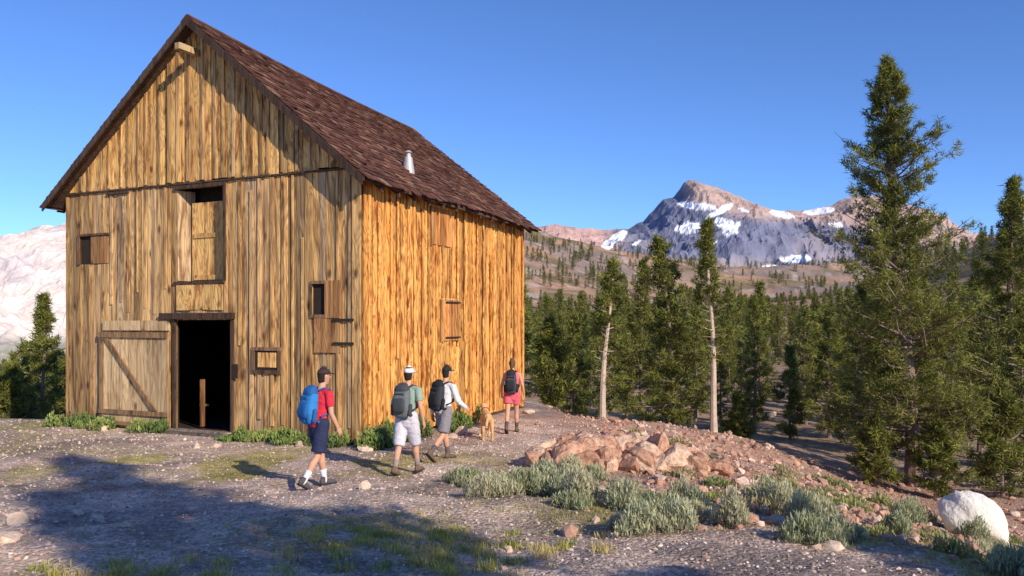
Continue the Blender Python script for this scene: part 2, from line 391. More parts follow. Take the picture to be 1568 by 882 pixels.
# trees behind the photographer, whose shadows lie on the foreground
for (x_,y_,h_,r_,s_) in [(13.2,-3.5,10.8,2.4,31),(7.2,-4.4,12.4,2.9,32),(10.2,-5.2,8.8,2.1,33),(8.3,-7.2,12.4,2.4,34),(8.9,-5.6,8.2,1.9,35)]:
    tree_obj("pine_tree",x_,y_,pine("p",s_,h_,r_,.08,160,17,11,.32,.09,heroprof))
# mid forest
var=[]
for k in range(5):
    V,F,fm,C,m=pine("f",60+k,9,1.4,.06+.04*(k%3),72,10,8,.40,.08,dead=.12,gap=.3)
    o=mk("forest_tree",V,F,m,C,False,fm);var.append(o.data);bpy.data.objects.remove(o)
forest=empty("pine_forest")
cnt=0
g=np.random.default_rng(99)
pts=[]
while cnt<450:
    Y_=38+(g.random()**1.2)*190;b_=g.uniform(-.02,.68);X_=b_*Y_
    if Y_<60 and b_<.40 and g.random()<.5:continue
    if vnoise(X_/18,Y_/18,3)<.34:continue
    if any((X_-p_[0])**2+(Y_-p_[1])**2<5 for p_ in pts):continue
    if abs(b_-.33)<.02 and Y_<80:continue
    pts.append((X_,Y_));s=g.uniform(.45,1.0)
    tree_obj("forest_tree",X_,Y_,None,rz=g.uniform(0,6.28),s=s*(.85 if Y_<60 else 1),parent=forest,me=var[cnt%5]);cnt+=1
for k in range(50):
    Y_=g.uniform(32,150);b_=g.uniform(-.75,-.5);X_=b_*Y_
    tree_obj("forest_tree",X_,Y_,None,rz=g.uniform(0,6.28),s=g.uniform(.45,.75),parent=forest,me=var[k%5])
# distant forest: one mesh
V,F,fm,C,m=pine("d",80,9,1.7,.04,26,4,3,1.0,.34,gap=.05)
V0=V;F0=F;n0=len(V)
sel=F[fm==1];N=5600
Y_=190+g.random(N)**1.1*800;b_=g.uniform(-.75,.8,N);X_=b_*Y_
keep=(vnoise(X_/45,Y_/45,8)+.5*vnoise(X_/15,Y_/15,9)>.66)
X_=X_[keep];Y_=Y_[keep];N=len(X_);Z_=ground_z(X_,Y_);s_=g.uniform(.4,.85,N);a_=g.uniform(0,6.28,N)
ca,sa=np.cos(a_)[:,None],np.sin(a_)[:,None]
VX=(V0[None,:,0]*ca-V0[None,:,1]*sa)*s_[:,None]*1.15+X_[:,None];VY=(V0[None,:,0]*sa+V0[None,:,1]*ca)*s_[:,None]*1.15+Y_[:,None]
VZ=V0[None,:,2]*s_[:,None]+Z_[:,None]
VV=np.stack([VX,VY,VZ],-1).reshape(-1,3);FF=(sel[None]+(np.arange(N)*n0)[:,None,None]).reshape(-1,3)
mk("distant_forest",VV,FF,fol,np.tile(C*.65,(N,1)))
# ------------------------------------------------------------ barn
barn=empty("wooden_barn",(-2.92,16,0),BA)
class Bx:
    def __init__(s):s.V=[];s.C=[]
    def box(s,P,c=None):
        s.V.append(P);cc=np.array(c if c is not None else rng.random(3));s.C.append(np.tile(cc,(8,1)))
    def make(s,name,mat):
        V=np.array(s.V).reshape(-1,3);n=len(s.V)
        q=np.array([[0,1,3,2],[4,6,7,5],[0,4,5,1],[2,3,7,6],[0,2,6,4],[1,5,7,3]])
        F=(q[None]+(np.arange(n)*8)[:,None,None]).reshape(-1,4)
        return mk(name,V,F,mat,np.vstack(s.C),False,parent=barn)
front=lambda a,o,z:(-a,-o,z)
side=lambda a,o,z:(o,a,z)
backw=lambda a,o,z:(-a,7.8+o,z)
leftw=lambda a,o,z:(-8.3-o,a,z)
def bx(mp,a0,a1,o0,o1,z0,z1,za=None,zb=None):
    za=z1 if za is None else za;zb=z1 if zb is None else zb
    P=[]
    for a_,zt_ in ((a0,za),(a1,zb)):
        for o_ in (o0,o1):
            P.append(mp(a_,o_,z0));P.append(mp(a_,o_,zt_))
    return P
def planks(B,mp,a0,a1,zb,zt,ops=(),wr=(.15,.3),th=.028,gap=.010,base=0.,jit=.011,zj=.03):
    cuts=sorted([a0,a1]+[e for o in ops for e in o[:2]])
    for c0,c1 in zip(cuts[:-1],cuts[1:]):
        if c1-c0<.01:continue
        a=c0
        while a<c1-.001:
            w_=rng.uniform(*wr);b=a+w_
            if c1-b<wr[0]*.6:b=c1
            m=(a+b)/2
            rects=sorted([(o[2],o[3]) for o in ops if o[0]-1e-4<=m<=o[1]+1e-4])
            parts=[];lo=zb+rng.uniform(-zj,zj)
            for r0,r1 in rects:
                if r0>lo+.02:parts.append((lo,r0,r0))
                lo=r1
            parts.append((lo,zt(a),zt(b)))
            j_=rng.uniform(-jit,jit);col=rng.random(3)
            for (l,ta,tb_) in parts:
                if max(ta,tb_)-l>.02:
                    B.box(bx(mp,a+gap/2,b-gap/2,base+.001,base+th+j_,l,0,ta,tb_),col)
            a=b
woodF=wood("weathered_front_boards",(1.,.62,.25),(.72,.38,.13),(.10,.042,.018),.62,1.,.45,.26,tones=(.42,.88,1.08),streak=.6,grey=.6)
woodG=wood("gable_boards",(1.,.62,.22),(.74,.35,.10),(.13,.048,.018),.65,1.15,.0,.18,zs=.2,tones=(.52,.92,1.08),streak=.42)
woodS=wood("sunbleached_side_boards",(1.,.56,.16),(.84,.33,.065),(.19,.05,.013),.9,1.2,.0,.15,zs=.2,tones=(.66,1.,1.08),streak=.5)
woodD=wood("grey_boards",(.86,.62,.34),(.66,.42,.20),(.15,.085,.045),.45,1.,.4,.3,streak=.3)
woodK=wood("dark_trim",(.13,.075,.05),(.09,.05,.032),(.03,.018,.012),.5,1.,0,.4)
dark=simple("painted_dark_interior",(.035,.024,.018),.95)  # near-black colour stands in for the unlit inside
iron=simple("rusty_iron",(.07,.045,.035),.6,.3,60,metal=.6)
rz=lambda s_:5.22+.82*(min(s_,8.3-s_)+.28)-.06   # underside of roof at front position s
rzb=lambda s_:5.05+.745*(min(s_,8.3-s_)+.28)-.12
opsF=[(3.22,4.79,.12,2.47),(3.44,4.79,3.30,5.30),(6.89,7.81,3.76,4.41),(.82,1.14,2.57,3.18)]
B=Bx();planks(B,front,0,8.3,.06,lambda a:5.40,opsF,(.13,.29));B.make("front_wall_boards",woodF)
B=Bx();planks(B,front,0,8.3,5.42,lambda a:rz(a)-.02,[],(.13,.27),base=.02,zj=.05);B.make("gable_boards",woodG)
B=Bx()
for s0 in list(np.arange(.25,8.2,.27)):
    s0+=rng.uniform(-.06,.06)
    if any(o[0]-.12<s0<o[1]+.08 for o in opsF) :continue
    if 4.9<s0<7.2 :
        B.box(bx(front,s0,s0+rng.uniform(.04,.09),.031,.048,2.6+rng.uniform(0,.6),5.38));continue
    z0=rng.uniform(.1,.6) if rng.random()<.7 else rng.uniform(.3,3);z1=5.38 if rng.random()<.7 else rng.uniform(3.5,5.3)
    B.box(bx(front,s0,s0+rng.uniform(.04,.10),.038,.056,z0,z1))
for s0 in np.arange(.6,7.8,.31):
    s0+=rng.uniform(-.08,.08);B.box(bx(front,s0,s0+rng.uniform(.04,.09),.058,.076,5.46,5.46,rz(s0)-.06,rz(s0+.05)-.06))
B.make("front_battens",woodF)
B=Bx();planks(B,side,0.03,7.8,.12,lambda a:5.33-.02*a,[],(.12,.26),jit=.014);B.make("side_wall_boards",woodS)
B=Bx()
for s0 in np.arange(.2,7.7,.33):
    s0+=rng.uniform(-.1,.1);z0=rng.uniform(.15,.5) if rng.random()<.6 else rng.uniform(.5,3.)
    B.box(bx(side,s0,s0+rng.uniform(.04,.09),.045,.066,z0,rng.uniform(3.5,5.1) if rng.random()<.4 else 5.15))
B.make("side_battens",woodS)
B=Bx();planks(B,backw,0,8.3,.1,rzb,[],(.18,.3));planks(B,leftw,0,7.8,-.1,lambda a:5.3-.02*a,[],(.18,.3));B.make("rear_wall_boards",woodF)
B=Bx()
planks(B,front,0.02,8.28,.02,lambda a:rz(a)-.05,[(3.22,4.79,.12,2.47),(3.44,4.79,3.30,5.30),(.82,1.14,2.57,3.18)],(1,1.5),th=.03,gap=0,base=-.04,jit=0,zj=0)
planks(B,side,.02,7.78,.0,lambda a:5.2-.02*a,[],(1,1.5),th=.03,gap=0,base=-.04,jit=0,zj=0)
planks(B,leftw,.02,7.78,-.1,lambda a:5.2-.02*a,[],(1,1.5),th=.03,gap=0,base=-.04,jit=0,zj=0)
planks(B,backw,.02,8.28,.0,lambda a:rzb(a)-.05,[],(1,1.5),th=.03,gap=0,base=-.04,jit=0,zj=0)
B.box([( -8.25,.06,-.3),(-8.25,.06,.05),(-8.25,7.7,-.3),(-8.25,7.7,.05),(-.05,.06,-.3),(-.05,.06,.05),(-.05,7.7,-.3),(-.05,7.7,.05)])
B.make("added_dark_lining_and_floor",dark)  # dark lining boards added so the plank gaps look unlit
B=Bx();B.box(bx(front,0,8.3,-.1,-.002,-.25,.13));B.box(bx(side,.1,7.8,-.12,-.003,-.3,.2));B.make("sill_beams",woodK)
B=Bx();B.box(bx(front,-.02,8.32,.02,.075,5.395,5.43));B.box(bx(front,3.12,5.2,.045,.14,2.49,2.62));B.box(bx(front,3.4,4.85,.04,.075,3.25,3.30))
B.box(bx(front,3.16,3.23,.03,.075,.1,2.47));B.box(bx(front,4.78,4.86,.035,.08,.1,2.47));B.box(bx(front,6.2,6.9,.04,.09,5.32,5.37));  # last bar: dark trim painting the shade of a notch below the belt
B.box(bx(front,3.38,3.44,.03,.07,3.3,5.36));B.box(bx(front,3.4,4.83,.03,.08,5.30,5.37));B.make("belt_lintels_and_notch",woodK)
B=Bx();planks(B,front,3.55,4.55,3.32,lambda a:5.02,[],(.3,.45),th=.025,base=-.20,zj=.0,jit=.004)
for z_ in (3.34,4.25):B.box(bx(front,3.62,4.48,-.17,-.152,z_,z_+.1))
B.make("loft_hatch",woodG);
B=Bx();planks(B,front,3.46,4.76,2.68,lambda a:3.22,[],(.2,.5),base=.034,zj=.01);B.make("hatch_apron",woodG)
B=Bx()
B.box([(-4.79,-.02,3.32),(-4.79,-.02,5.28),(-4.76,-.02,3.32),(-4.76,-.02,5.28),(-4.62,.30,3.32),(-4.62,.30,5.28),(-4.59,.30,3.32),(-4.59,.30,5.28)])
B.make("loft_hatch_leaf",woodF)
B=Bx();B.box([(-4.9,.45,3.1),(-4.9,.45,5.4),(-4.9,.5,3.1),(-4.9,.5,5.4),(-3.3,.45,3.1),(-3.3,.45,5.4),(-3.3,.5,3.1),(-3.3,.5,5.4)]);B.make("loft_shade_backing",dark)  # near-black sheet added as the shade behind the loft hatch
B=Bx();planks(B,front,4.98,7.02,.17,lambda a:2.2,[],(.34,.5),base=.07,zj=.01,th=.03);B.box(bx(front,4.96,7.0,.05,.095,2.24,2.46));B.make("door_leaf_boards",woodD)
B=Bx()
B.box(bx(front,4.98,7.1,.112,.145,2.08,2.20));B.box(bx(front,4.95,7.08,.112,.145,.36,.46));B.box(bx(front,4.96,7.06,.112,.14,.12,.2))
B.box(bx(front,6.93,7.06,.105,.13,.2,2.08));
P=[]
for (s_,z_) in ((6.85,2.06),(5.35,.48)):
    for o_ in (.112,.148):
        P.append(front(s_-.07,o_,z_));P.append(front(s_+.07,o_,z_))
B.box(P);B.make("door_brace",wood("brace_wood",(.45,.27,.13),(.32,.18,.08),(.10,.05,.03),.5,1.,.3,.4))
B=Bx();B.box(bx(front,3.25,4.8,.04,.35,-.08,.09));B.box(bx(front,3.2,4.9,.02,.2,.09,.12));B.make("door_step",wood("step_wood",(.40,.32,.26),(.28,.22,.18),(.10,.08,.06),.5,1.,0,.4))
B=Bx();B.box(bx(front,4.60,4.65,-.6,-.5,.1,1.15));B.box(bx(front,4.5,4.78,-.62,-.61,.55,.60));B.make("interior_rail",wood("rail_wood",(.5,.25,.1),(.38,.17,.06),(.1,.04,.02),.5,1.,0,.4))
B=Bx();planks(B,front,6.89,7.45,3.77,lambda a:4.40,[],(.2,.3),base=.01,zj=0);planks(B,front,.46,.82,2.5,lambda a:3.24,[],(.15,.2),base=.036,zj=0,th=.03)
planks(B,front,.45,1.08,1.82,lambda a:2.54,[],(.2,.35),base=.034,zj=0);B.make("front_shutters",wood("shutter_boards",(.62,.33,.13),(.46,.22,.08),(.12,.05,.02),.5,1.,0,.3))
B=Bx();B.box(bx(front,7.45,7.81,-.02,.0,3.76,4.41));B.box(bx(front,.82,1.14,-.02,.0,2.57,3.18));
B.box(bx(front,1.98,2.58,.05,.06,1.44,1.84));B.make("opening_shade_slabs",dark)  # near-black slabs painted for unlit depth in the windows
B=Bx()
for (a0,a1,z0,z1) in [(1.9,2.66,1.84,1.91),(1.9,2.66,1.37,1.44),(1.9,1.98,1.44,1.84),(2.58,2.66,1.44,1.84)]:B.box(bx(front,a0,a1,.04,.085,z0,z1))
for (a0,a1,z0,z1) in [(.8,1.17,3.18,3.24),(.8,1.17,2.51,2.57),(1.14,1.18,2.57,3.18),(.80,.82,2.57,3.18),(7.81,7.87,3.76,4.41),(6.84,7.87,4.41,4.46)]:B.box(bx(front,a0,a1,.04,.07,z0,z1))
B.make("window_frames",wood("frame_wood",(.34,.20,.11),(.24,.13,.07),(.07,.035,.02),.5,1.,0,.4))
B=Bx();planks(B,front,2.02,2.5,1.5,lambda a:1.8,[],(.48,.5),base=.055,zj=0,th=.012);B.make("window_panel",woodG)
B=Bx();planks(B,side,2.62,3.55,4.16,lambda a:5.0,[],(.28,.35),base=.046,zj=0,jit=.004);planks(B,side,3.05,3.78,2.0,lambda a:2.93,[],(.3,.4),base=.046,zj=0,jit=.004);B.make("side_shutters",wood("side_shutter_boards",(.80,.36,.11),(.58,.22,.05),(.2,.06,.02),.6,1.,0,.3))
B=Bx()
for (a0,a1,z0,z1) in [(2.58,3.6,5.0,5.04),(2.58,2.62,4.12,5.0),(3.55,3.59,4.12,5.0),(3.0,3.83,2.93,2.97),(3.78,3.83,1.98,2.93),(3.0,3.05,1.98,2.93)]:B.box(bx(side,a0,a1,.05,.085,z0,z1))
B.box(bx(front,-.03,.17,.035,.06,.1,5.38));B.make("shutter_frames_and_corner_board",woodF)
B=Bx()
for z_ in (1.98,2.44):B.box(bx(front,.12,.62,.072,.082,z_,z_+.05))
for z_ in (2.86,2.05):B.box(bx(side,3.2,3.9,.09,.1,z_,z_+.04))
B.box(bx(front,3.02,3.15,.08,.1,1.25,1.55));B.make("strap_hinges",iron)
NRm=(-4.15,-.36,8.87);FRm=(-4.15,8.75,8.40)
def slope(sgn):
    e0=np.array([.30,-.38,5.19]) if sgn>0 else np.array([-8.62,-.38,5.19])
    e1=np.array([.30,8.1,5.07]) if sgn>0 else np.array([-8.62,8.1,5.07])
    r0=np.array(NRm);r1=np.array(FRm)
    def P(a,b):
        sag=-.06*math.sin(math.pi*b)*a-.03*math.sin(b*9)*(1-a)
        return (e0*(1-b)+e1*b)*(1-a)+(r0*(1-b)+r1*b)*a+np.array([0,0,sag])
    n=np.cross(e1-e0,r0-e0);n/=np.linalg.norm(n)
    if n[2]<0:n=-n
    return P,n
shm=NT("wood_shingles");tc=shm.new('ShaderNodeTexCoord').outputs['Object'];a=shm.new('ShaderNodeAttribute',attribute_name='Col').outputs['Color']
sc=shm.new('ShaderNodeSeparateColor');shm.link(a,sc.inputs[0])
cA=shm.ramp(sc.outputs[0],[(0.,(.070,.028,.018)),(.5,(.13,.052,.034)),(.85,(.18,.08,.052)),(1.,(.30,.17,.11))])
nn=shm.noise(tc,18,5);cA=shm.mix(1,cA,shm.ramp(nn,[(.3,.7),(.7,1.25)]),'MULTIPLY')
n5=shm.noise(tc,.8,4);cA=shm.mix(1,cA,shm.ramp(n5,[(.35,.75),(.65,1.2)]),'MULTIPLY')
shm=shm.finish(cA,.9,nn,.5,.02)
for sgn in (1,-1):
    P,n=slope(sgn);B=Bx();deck=Bx()
    NBd=10
    for k in range(NBd):
        b0,b1=k/NBd,(k+1)/NBd;pp=[]
        for b_ in (b0,b1):
            for a_ in (0.,1.0):
                q=P(a_,b_);pp+= [q-n*.07,q-n*.005]
        deck.box(pp)
    deck.make("roof_deck",woodK)
    rows=33
    for r_ in range(rows):
        b=0.
        while b<1:
            wd=rng.uniform(.09,.22)/8.6;b2=min(b+wd,1.);
            a0=r_/rows-rng.uniform(0,.010)-(.012 if r_==0 else 0)+(rng.uniform(-.006,.004));a1=min((r_+1.25)/rows,1.0)
            if rng.random()<.03:a0+=.02
            if r_==0:a0-=rng.uniform(0,.012)
            hh=.022+rng.uniform(0,.022);pp=[]
            for b_ in (b+.0004,b2-.0004):
                for a_,h0,h1 in ((a0,hh-.016,hh+.004),(a1,.0,.006)):
                    q=P(a_,b_);pp+=[q+n*h0,q+n*h1]
            B.box(pp);b=b2
    B.make("roof_shingles",shm)
    T=Bx()
    q0=P(0,0);q1=P(1,0)
    pp=[]
    for q in (q0,q1):
        for yy in (-.035,0):
            pp+=[q+np.array([0,yy,-.19]),q+np.array([0,yy,-.02])]
    T.box(pp)
    q0=P(0,0);q1=P(0,1);o_=.02*sgn
    pp=[]
    for q in (q0,q1):
        for xx in (0,o_):pp+=[q+np.array([xx,0,-.11]),q+np.array([xx,0,-.015])]
    T.box(pp)
    for y_ in np.arange(.3,7.9,.61):
        b_=(y_+.38)/8.48;q=P(0.,b_);q2=P(.1,b_);pp=[]
        for q_ in (q,q2):
            for yy in (-.03,.03):pp+=[q_+np.array([0,yy,-.2]),q_+np.array([0,yy,-.075])]
        T.box(pp)
    T.make("bargeboard_and_rafters",woodK)
B=Bx();B.box(bx(front,4.08,4.22,-.2,.62,8.10,8.23));B.make("hoist_beam",woodD)
B=Bx()
for k in range(36):
    b0,b1=k/36,(k+1)/36+.004
    for sg in (1,-1):
        P,n=slope(sg);pp=[]
        for b_ in (b0,min(b1,1)):
            for a_ in (.972,1.002):
                q=P(a_,b_)+n*.03;pp+=[q,q+n*.016]
        B.box(pp)
B.make("ridge_cap",shm)
# general loft (tube) tool
def tube(pts,rad_,sidev=(0,1,0),n=16,sq=2.,flat=(False,False)):
    P=np.array(pts,float);m=len(P);Rr=np.array([(r if hasattr(r,'__len__') else (r,r)) for r in rad_],float)
    T=unit(np.gradient(P,axis=0));P=list(P);Rr=list(Rr);T=list(T)
    def cap(p,t,r,sg):
        mr=min(r);return [(p+sg*t*mr*k,t,r*s) for k,s in ((.5,.87),(.86,.52),(.97,.25))]
    if not flat[0]:
        c_=cap(P[0],T[0],Rr[0],-1)[::-1];P=[q[0] for q in c_]+P;T=[q[1] for q in c_]+T;Rr=[q[2] for q in c_]+Rr
    if not flat[1]:
        c_=cap(P[-1],T[-1],Rr[-1],1);P+=[q[0] for q in c_];T+=[q[1] for q in c_];Rr+=[q[2] for q in c_]
    P=np.array(P);T=np.array(T);Rr=np.array(Rr);sv=np.array(sidev,float)
    s=sv-(T@sv)[:,None]*T;s=unit(s);o=np.cross(T,s);th=np.arange(n)*2*np.pi/n
    ct=np.sign(np.cos(th))*abs(np.cos(th))**(2/sq);st=np.sign(np.sin(th))*abs(np.sin(th))**(2/sq)
    V=(P[:,None]+Rr[:,0,None,None]*ct[None,:,None]*s[:,None]+Rr[:,1,None,None]*st[None,:,None]*o[:,None]).reshape(-1,3)
    F=[];m=len(P)
    for i in range(m-1):
        for j in range(n):
            j2=(j+1)%n;F.append([i*n+j,i*n+j2,(i+1)*n+j2,(i+1)*n+j])
    V=np.vstack([V,P[0],P[-1]]);
    for j in range(n):
        j2=(j+1)%n;F.append([m*n,j2,j]);F.append([m*n+1,(m-1)*n+j,(m-1)*n+j2])
    return V,F
def join(parts):
    Vs=[];Fs=[];o=0
    for V,F in parts:
        Vs.append(V);Fs+= [[i+o for i in f] for f in F];o+=len(V)
    return np.vstack(Vs),Fs
def remesh(name,parts,mats,voxel=.012,it=3,parent=None,disp=None):
    V,F=join(parts);me=bpy.data.meshes.new(name+"_t");me.from_pydata(V.tolist(),[],F);me.update()
    ob=bpy.data.objects.new(name+"_t",me);scene.collection.objects.link(ob)
    m=ob.modifiers.new("r",'REMESH');m.mode='VOXEL';m.voxel_size=voxel
    m=ob.modifiers.new("s",'SMOOTH');m.iterations=it;m.factor=.5
    dg=bpy.context.evaluated_depsgraph_get();nm=bpy.data.meshes.new_from_object(ob.evaluated_get(dg))
    bpy.data.objects.remove(ob);nm.name=name
    if not isinstance(mats,list):mats=[mats]
    nm.materials.clear()
    for q in mats:nm.materials.append(q)
    k=len(nm.vertices);co=np.zeros(k*3,np.float32);nm.vertices.foreach_get("co",co);co=co.reshape(-1,3)
    if disp is not None:
        co=disp(co);nm.vertices.foreach_set("co",co.astype(np.float32).ravel())
    nm.polygons.foreach_set("use_smooth",np.ones(len(nm.polygons),bool));nm.update()
    o2=bpy.data.objects.new(name,nm);scene.collection.objects.link(o2)
    if parent:o2.parent=parent
    return o2
metal=simple("galvanised_metal",(.50,.47,.45),.5,.2,20,.1,.005,metal=.3)
P,n=slope(1);vp=P(.2,.355)
V,F=join([tube([vp+np.array([0,0,-.1]),vp+np.array([0,0,.3])],[.15,.09],n=18,flat=(True,True)),tube([vp+np.array([0,0,.3]),vp+np.array([0,0,.42])],[.06,.06],n=14,flat=(True,True)),tube([vp+np.array([0,0,.40]),vp+np.array([0,0,.45])],[.1,.04],n=14,flat=(True,True))])
mk("vent_pipe",V,F,metal,parent=barn)
# ------------------------------------------------------------ people
skin=simple("skin",(.62,.33,.21),.6,.08,20,.05,.003)
lips=simple("lips",(.35,.12,.09),.5);eyem=simple("eye",(.03,.02,.015),.3)
def cloth(name,c,var=.15):return simple(name,c,.85,var,14,.6,.02)
blackc=cloth("black_cloth",(.025,.025,.03));whitec=cloth("white_cloth",(.75,.75,.75))
def human(name,x,y,hd,H,lean,legs,arms,shirt,shorts,slen,sleeve,cap,hair,pack,packtrim,sock,shoe,turn=0,pony=False,fem=False,psz=1.):
    S=H/1.84;sp=np.array([math.sin(lean),0,math.cos(lean)]);fw=np.array([math.cos(lean),0,-math.sin(lean)])
    L=lambda h,f=0,l=0:sp*h+fw*f+np.array([0,l,0])
    J={};sole=[]
    for i,(sg,(a_,k_,f_)) in enumerate(zip((1,-1),legs)):
        hp=np.array([0,.095*sg,-.03]);kn=hp+.44*np.array([math.sin(a_),0,-math.cos(a_)])
        b=a_-k_;an=kn+.41*np.array([math.sin(b),0,-math.cos(b)])
        fd=np.array([math.cos(f_),0,-math.sin(f_)]);dn=np.array([-math.sin(f_),0,-math.cos(f_)])
        J[i]=(hp,kn,an,fd,dn);sole+=[an-.06*fd+.085*dn,an+.17*fd+.085*dn]
    zmin=min(p[2] for p in sole);root=empty(name,(x,y,gz(x,y)-zmin*S-.01),hd);root.scale=(S,S,S)
    skp=[];shp=[];trp=[]
    shw=.175 if fem else .195
    tor=[(L(-.06),(.135,.10)),(L(.04),(.15,.105)),(L(.13),(.135,.095)),(L(.24),(.145,.10)),(L(.36),(.168,.112)),(L(.45),(.165,.10)),(L(.50),(.11,.075)),(L(.535),(.06,.058))]
    skp.append(tube([p for p,_ in tor],[r for _,r in tor],n=24))
    skp.append(tube([L(.48,-.01),L(.56,.0),L(.63,.02)],[.062,.054,.052]))
    hc=L(.715,.03);ct,st_=math.cos(turn),math.sin(turn)
    hf=np.array([ct,st_,0]);hl=np.array([-st_,ct,0]);up=np.array([0,0,1.])
    Hh=lambda f,l,u:hc+hf*f+hl*l+up*u
    head=[tube([Hh(-.012,0,-.035),Hh(-.012,0,.0),Hh(-.01,0,.04),Hh(-.008,0,.065)],[(.068,.082),(.074,.093),(.075,.094),(.066,.082)],sidev=hl,n=20),
          tube([Hh(.035,0,-.09),Hh(.03,0,-.05),Hh(.022,0,0)],[(.035,.035),(.05,.05),(.06,.06)],sidev=hl),
          tube([Hh(.08,0,.02),Hh(.105,0,-.018)],[.008,.013],sidev=hl,n=8)]
    for sg in (1,-1):head.append(tube([Hh(-.008,.074*sg,-.025),Hh(-.012,.08*sg,.02)],[(.008,.016),(.009,.02)],sidev=hl,n=8))
    skp+=head
    for i,(sg,(b_,c_,e_)) in enumerate(zip((1,-1),arms)):
        sh=L(.455,0,shw*sg);d1=np.array([math.sin(b_)*math.cos(c_),sg*math.sin(c_),-math.cos(b_)*math.cos(c_)])
        el=sh+.29*d1;bb=b_+e_;d2=np.array([math.sin(bb)*math.cos(c_*.5),sg*math.sin(c_*.5)-.12*sg*min(e_,1),-math.cos(bb)*math.cos(c_*.5)]);d2/=np.linalg.norm(d2)
        wr=el+.255*d2
        q=.88 if fem else 1
        skp.append(tube([L(.47,0,.10*sg),sh],[.05,.055],sidev=(1,0,0)))
        skp.append(tube([sh,sh+d1*.12,el],[.055*q,.047*q,.038*q],sidev=(1,0,0)));skp.append(tube([el,el+d2*.08,wr],[.038*q,.039*q,(.028*q,.022*q)],sidev=(1,0,0)))
        hx=unit(np.cross(d2,np.array([0,sg*1.,0])));hx=-hx if hx[0]<0 else hx
        pn=np.cross(d2,hx);pn=pn if pn[1]*sg<0 else -pn
        hp_=[tube([wr-d2*.02,wr+d2*.03,wr+d2*.085],[(.026,.018),(.038,.016),(.040,.014)],sidev=hx,n=12)]
        for fi,(ox,ln) in enumerate(((.029,.072),(.010,.080),(-.010,.074),(-.028,.058))):
            p0=wr+d2*.082+hx*ox;p1=p0+unit(d2+pn*.25+hx*ox*2)*ln*.45;p2=p1+unit(d2+pn*.8)*ln*.3;p3=p2+unit(d2+pn*1.6)*ln*.28
            hp_.append(tube([p0-d2*.015,p0,p1,p2,p3],[.0095,.0095,.009,.0082,.007],sidev=hx,n=8))
        p0=wr+d2*.03+hx*.03;p1=p0+unit(d2*.8+hx*.7+pn*.3)*.035;p2=p1+unit(d2+hx*.25+pn*.35)*.03
        hp_.append(tube([p0-hx*.012,p0,p1,p2],[.013,.012,.0105,.008],sidev=pn,n=8))
        V,F=join(hp_);mk("hand",V,F,skin,smooth=True,parent=root)
        if sleeve!='none':
            le=.5 if sleeve=='short' else 1
            tp=[L(.485,0,.07*sg),sh+np.array([0,0,.008]),sh+d1*.29*min(le*1.25,1)]
            shp.append(tube(tp,[.058,.068,.062],sidev=(1,0,0),flat=(False,True)))
            if sleeve=='long':shp.append(tube([el-d1*.02,el+d2*.05,wr-d2*.01],[.055,.052,.040],sidev=(1,0,0),flat=(False,True)))
        else:shp.append(tube([L(.50,0,.07*sg),L(.485,0,.15*sg)],[.045,.04],sidev=(1,0,0)))
    for i,sg in ((0,1),(1,-1)):
        hp,kn,an,fd,dn=J[i];dT=unit(kn-hp);dS=unit(an-kn)
        skp.append(tube([hp+np.array([0,0,.04]),hp+dT*.15,kn-dT*.03],[.088,.078,.052],sidev=(1,0,0)))
        skp.append(tube([kn-dT*.02,kn+dS*.05,kn+dS*.14-fd*.012,kn+dS*.28,an],[.055,.05,.056,.04,.034],sidev=(1,0,0)))
        e=hp+dT*.44*min(slen,1.);rr=[.105,.112,.098+.012*(slen<.95)]
        trp.append(tube([hp+np.array([0,0,.05]),hp+dT*.18,e],rr,sidev=(1,0,0),flat=(False,True)))
        if slen>1:trp.append(tube([kn-dT*.05,kn,kn+dS*.41*(slen-1)],[.088,.088,.082],sidev=(1,0,0),flat=(False,True)))
        V,F=tube([an+dS*-.16,an-dS*.08,an+dS*.03],[.051,.044,.043],sidev=(1,0,0),flat=(True,False));mk("sock",V,F,sock,smooth=True,parent=root)
        sh_=[tube([an-fd*.045+dn*.03,an+fd*.0+dn*.028,an+fd*.08+dn*.042,an+fd*.15+dn*.05,an+fd*.19+dn*.055],[(.036,.048),(.041,.052),(.045,.038),(.044,.030),(.034,.024)],n=14,sq=2.3),
             tube([an-fd*.012+dn*.03,an-fd*.012-dn*.05],[(.042,.05),(.044,.048)],n=14,flat=(False,True))]
        remesh("shoe",sh_,shoe,.008,2,root)
        V,F=tube([an-fd*.075+dn*.078,an+fd*.05+dn*.078,an+fd*.19+dn*.075,an+fd*.215+dn*.07],[(.036,.012),(.042,.012),(.044,.011),(.03,.01)],n=14,sq=3);mk("sole",V,F,blackc,smooth=True,parent=root)
    remesh("body",skp,skin,.011,3,root)
    def folds(co):
        n=fbm(co[:,2]*14+co[:,0]*5,co[:,1]*9+co[:,2]*4,3,int(x*10)+40,True)-.55
        co=co.copy();r=co[:,:2].copy();r/=np.maximum(np.linalg.norm(r,axis=1,keepdims=True),.03);co[:,:2]+=r*n[:,None]*.016;return co
    st=[(L(-.05),(.158,.122)),(L(.04),(.168,.12)),(L(.14),(.152,.11)),(L(.26),(.160,.115)),(L(.36),(.18,.125)),(L(.45),(.175,.112)),(L(.505),(.115,.085)),(L(.525),(.075,.072))]
    shp.append(tube([p for p,_ in st],[r for _,r in st],n=24,flat=(True,True)));remesh("shirt",shp,shirt,.011,3,root,disp=folds)
    trp.append(tube([L(-.09),L(.0),L(.09)],[(.15,.112),(.165,.122),(.152,.108)],n=20));remesh("shorts",trp,shorts,.011,3,root,disp=folds)
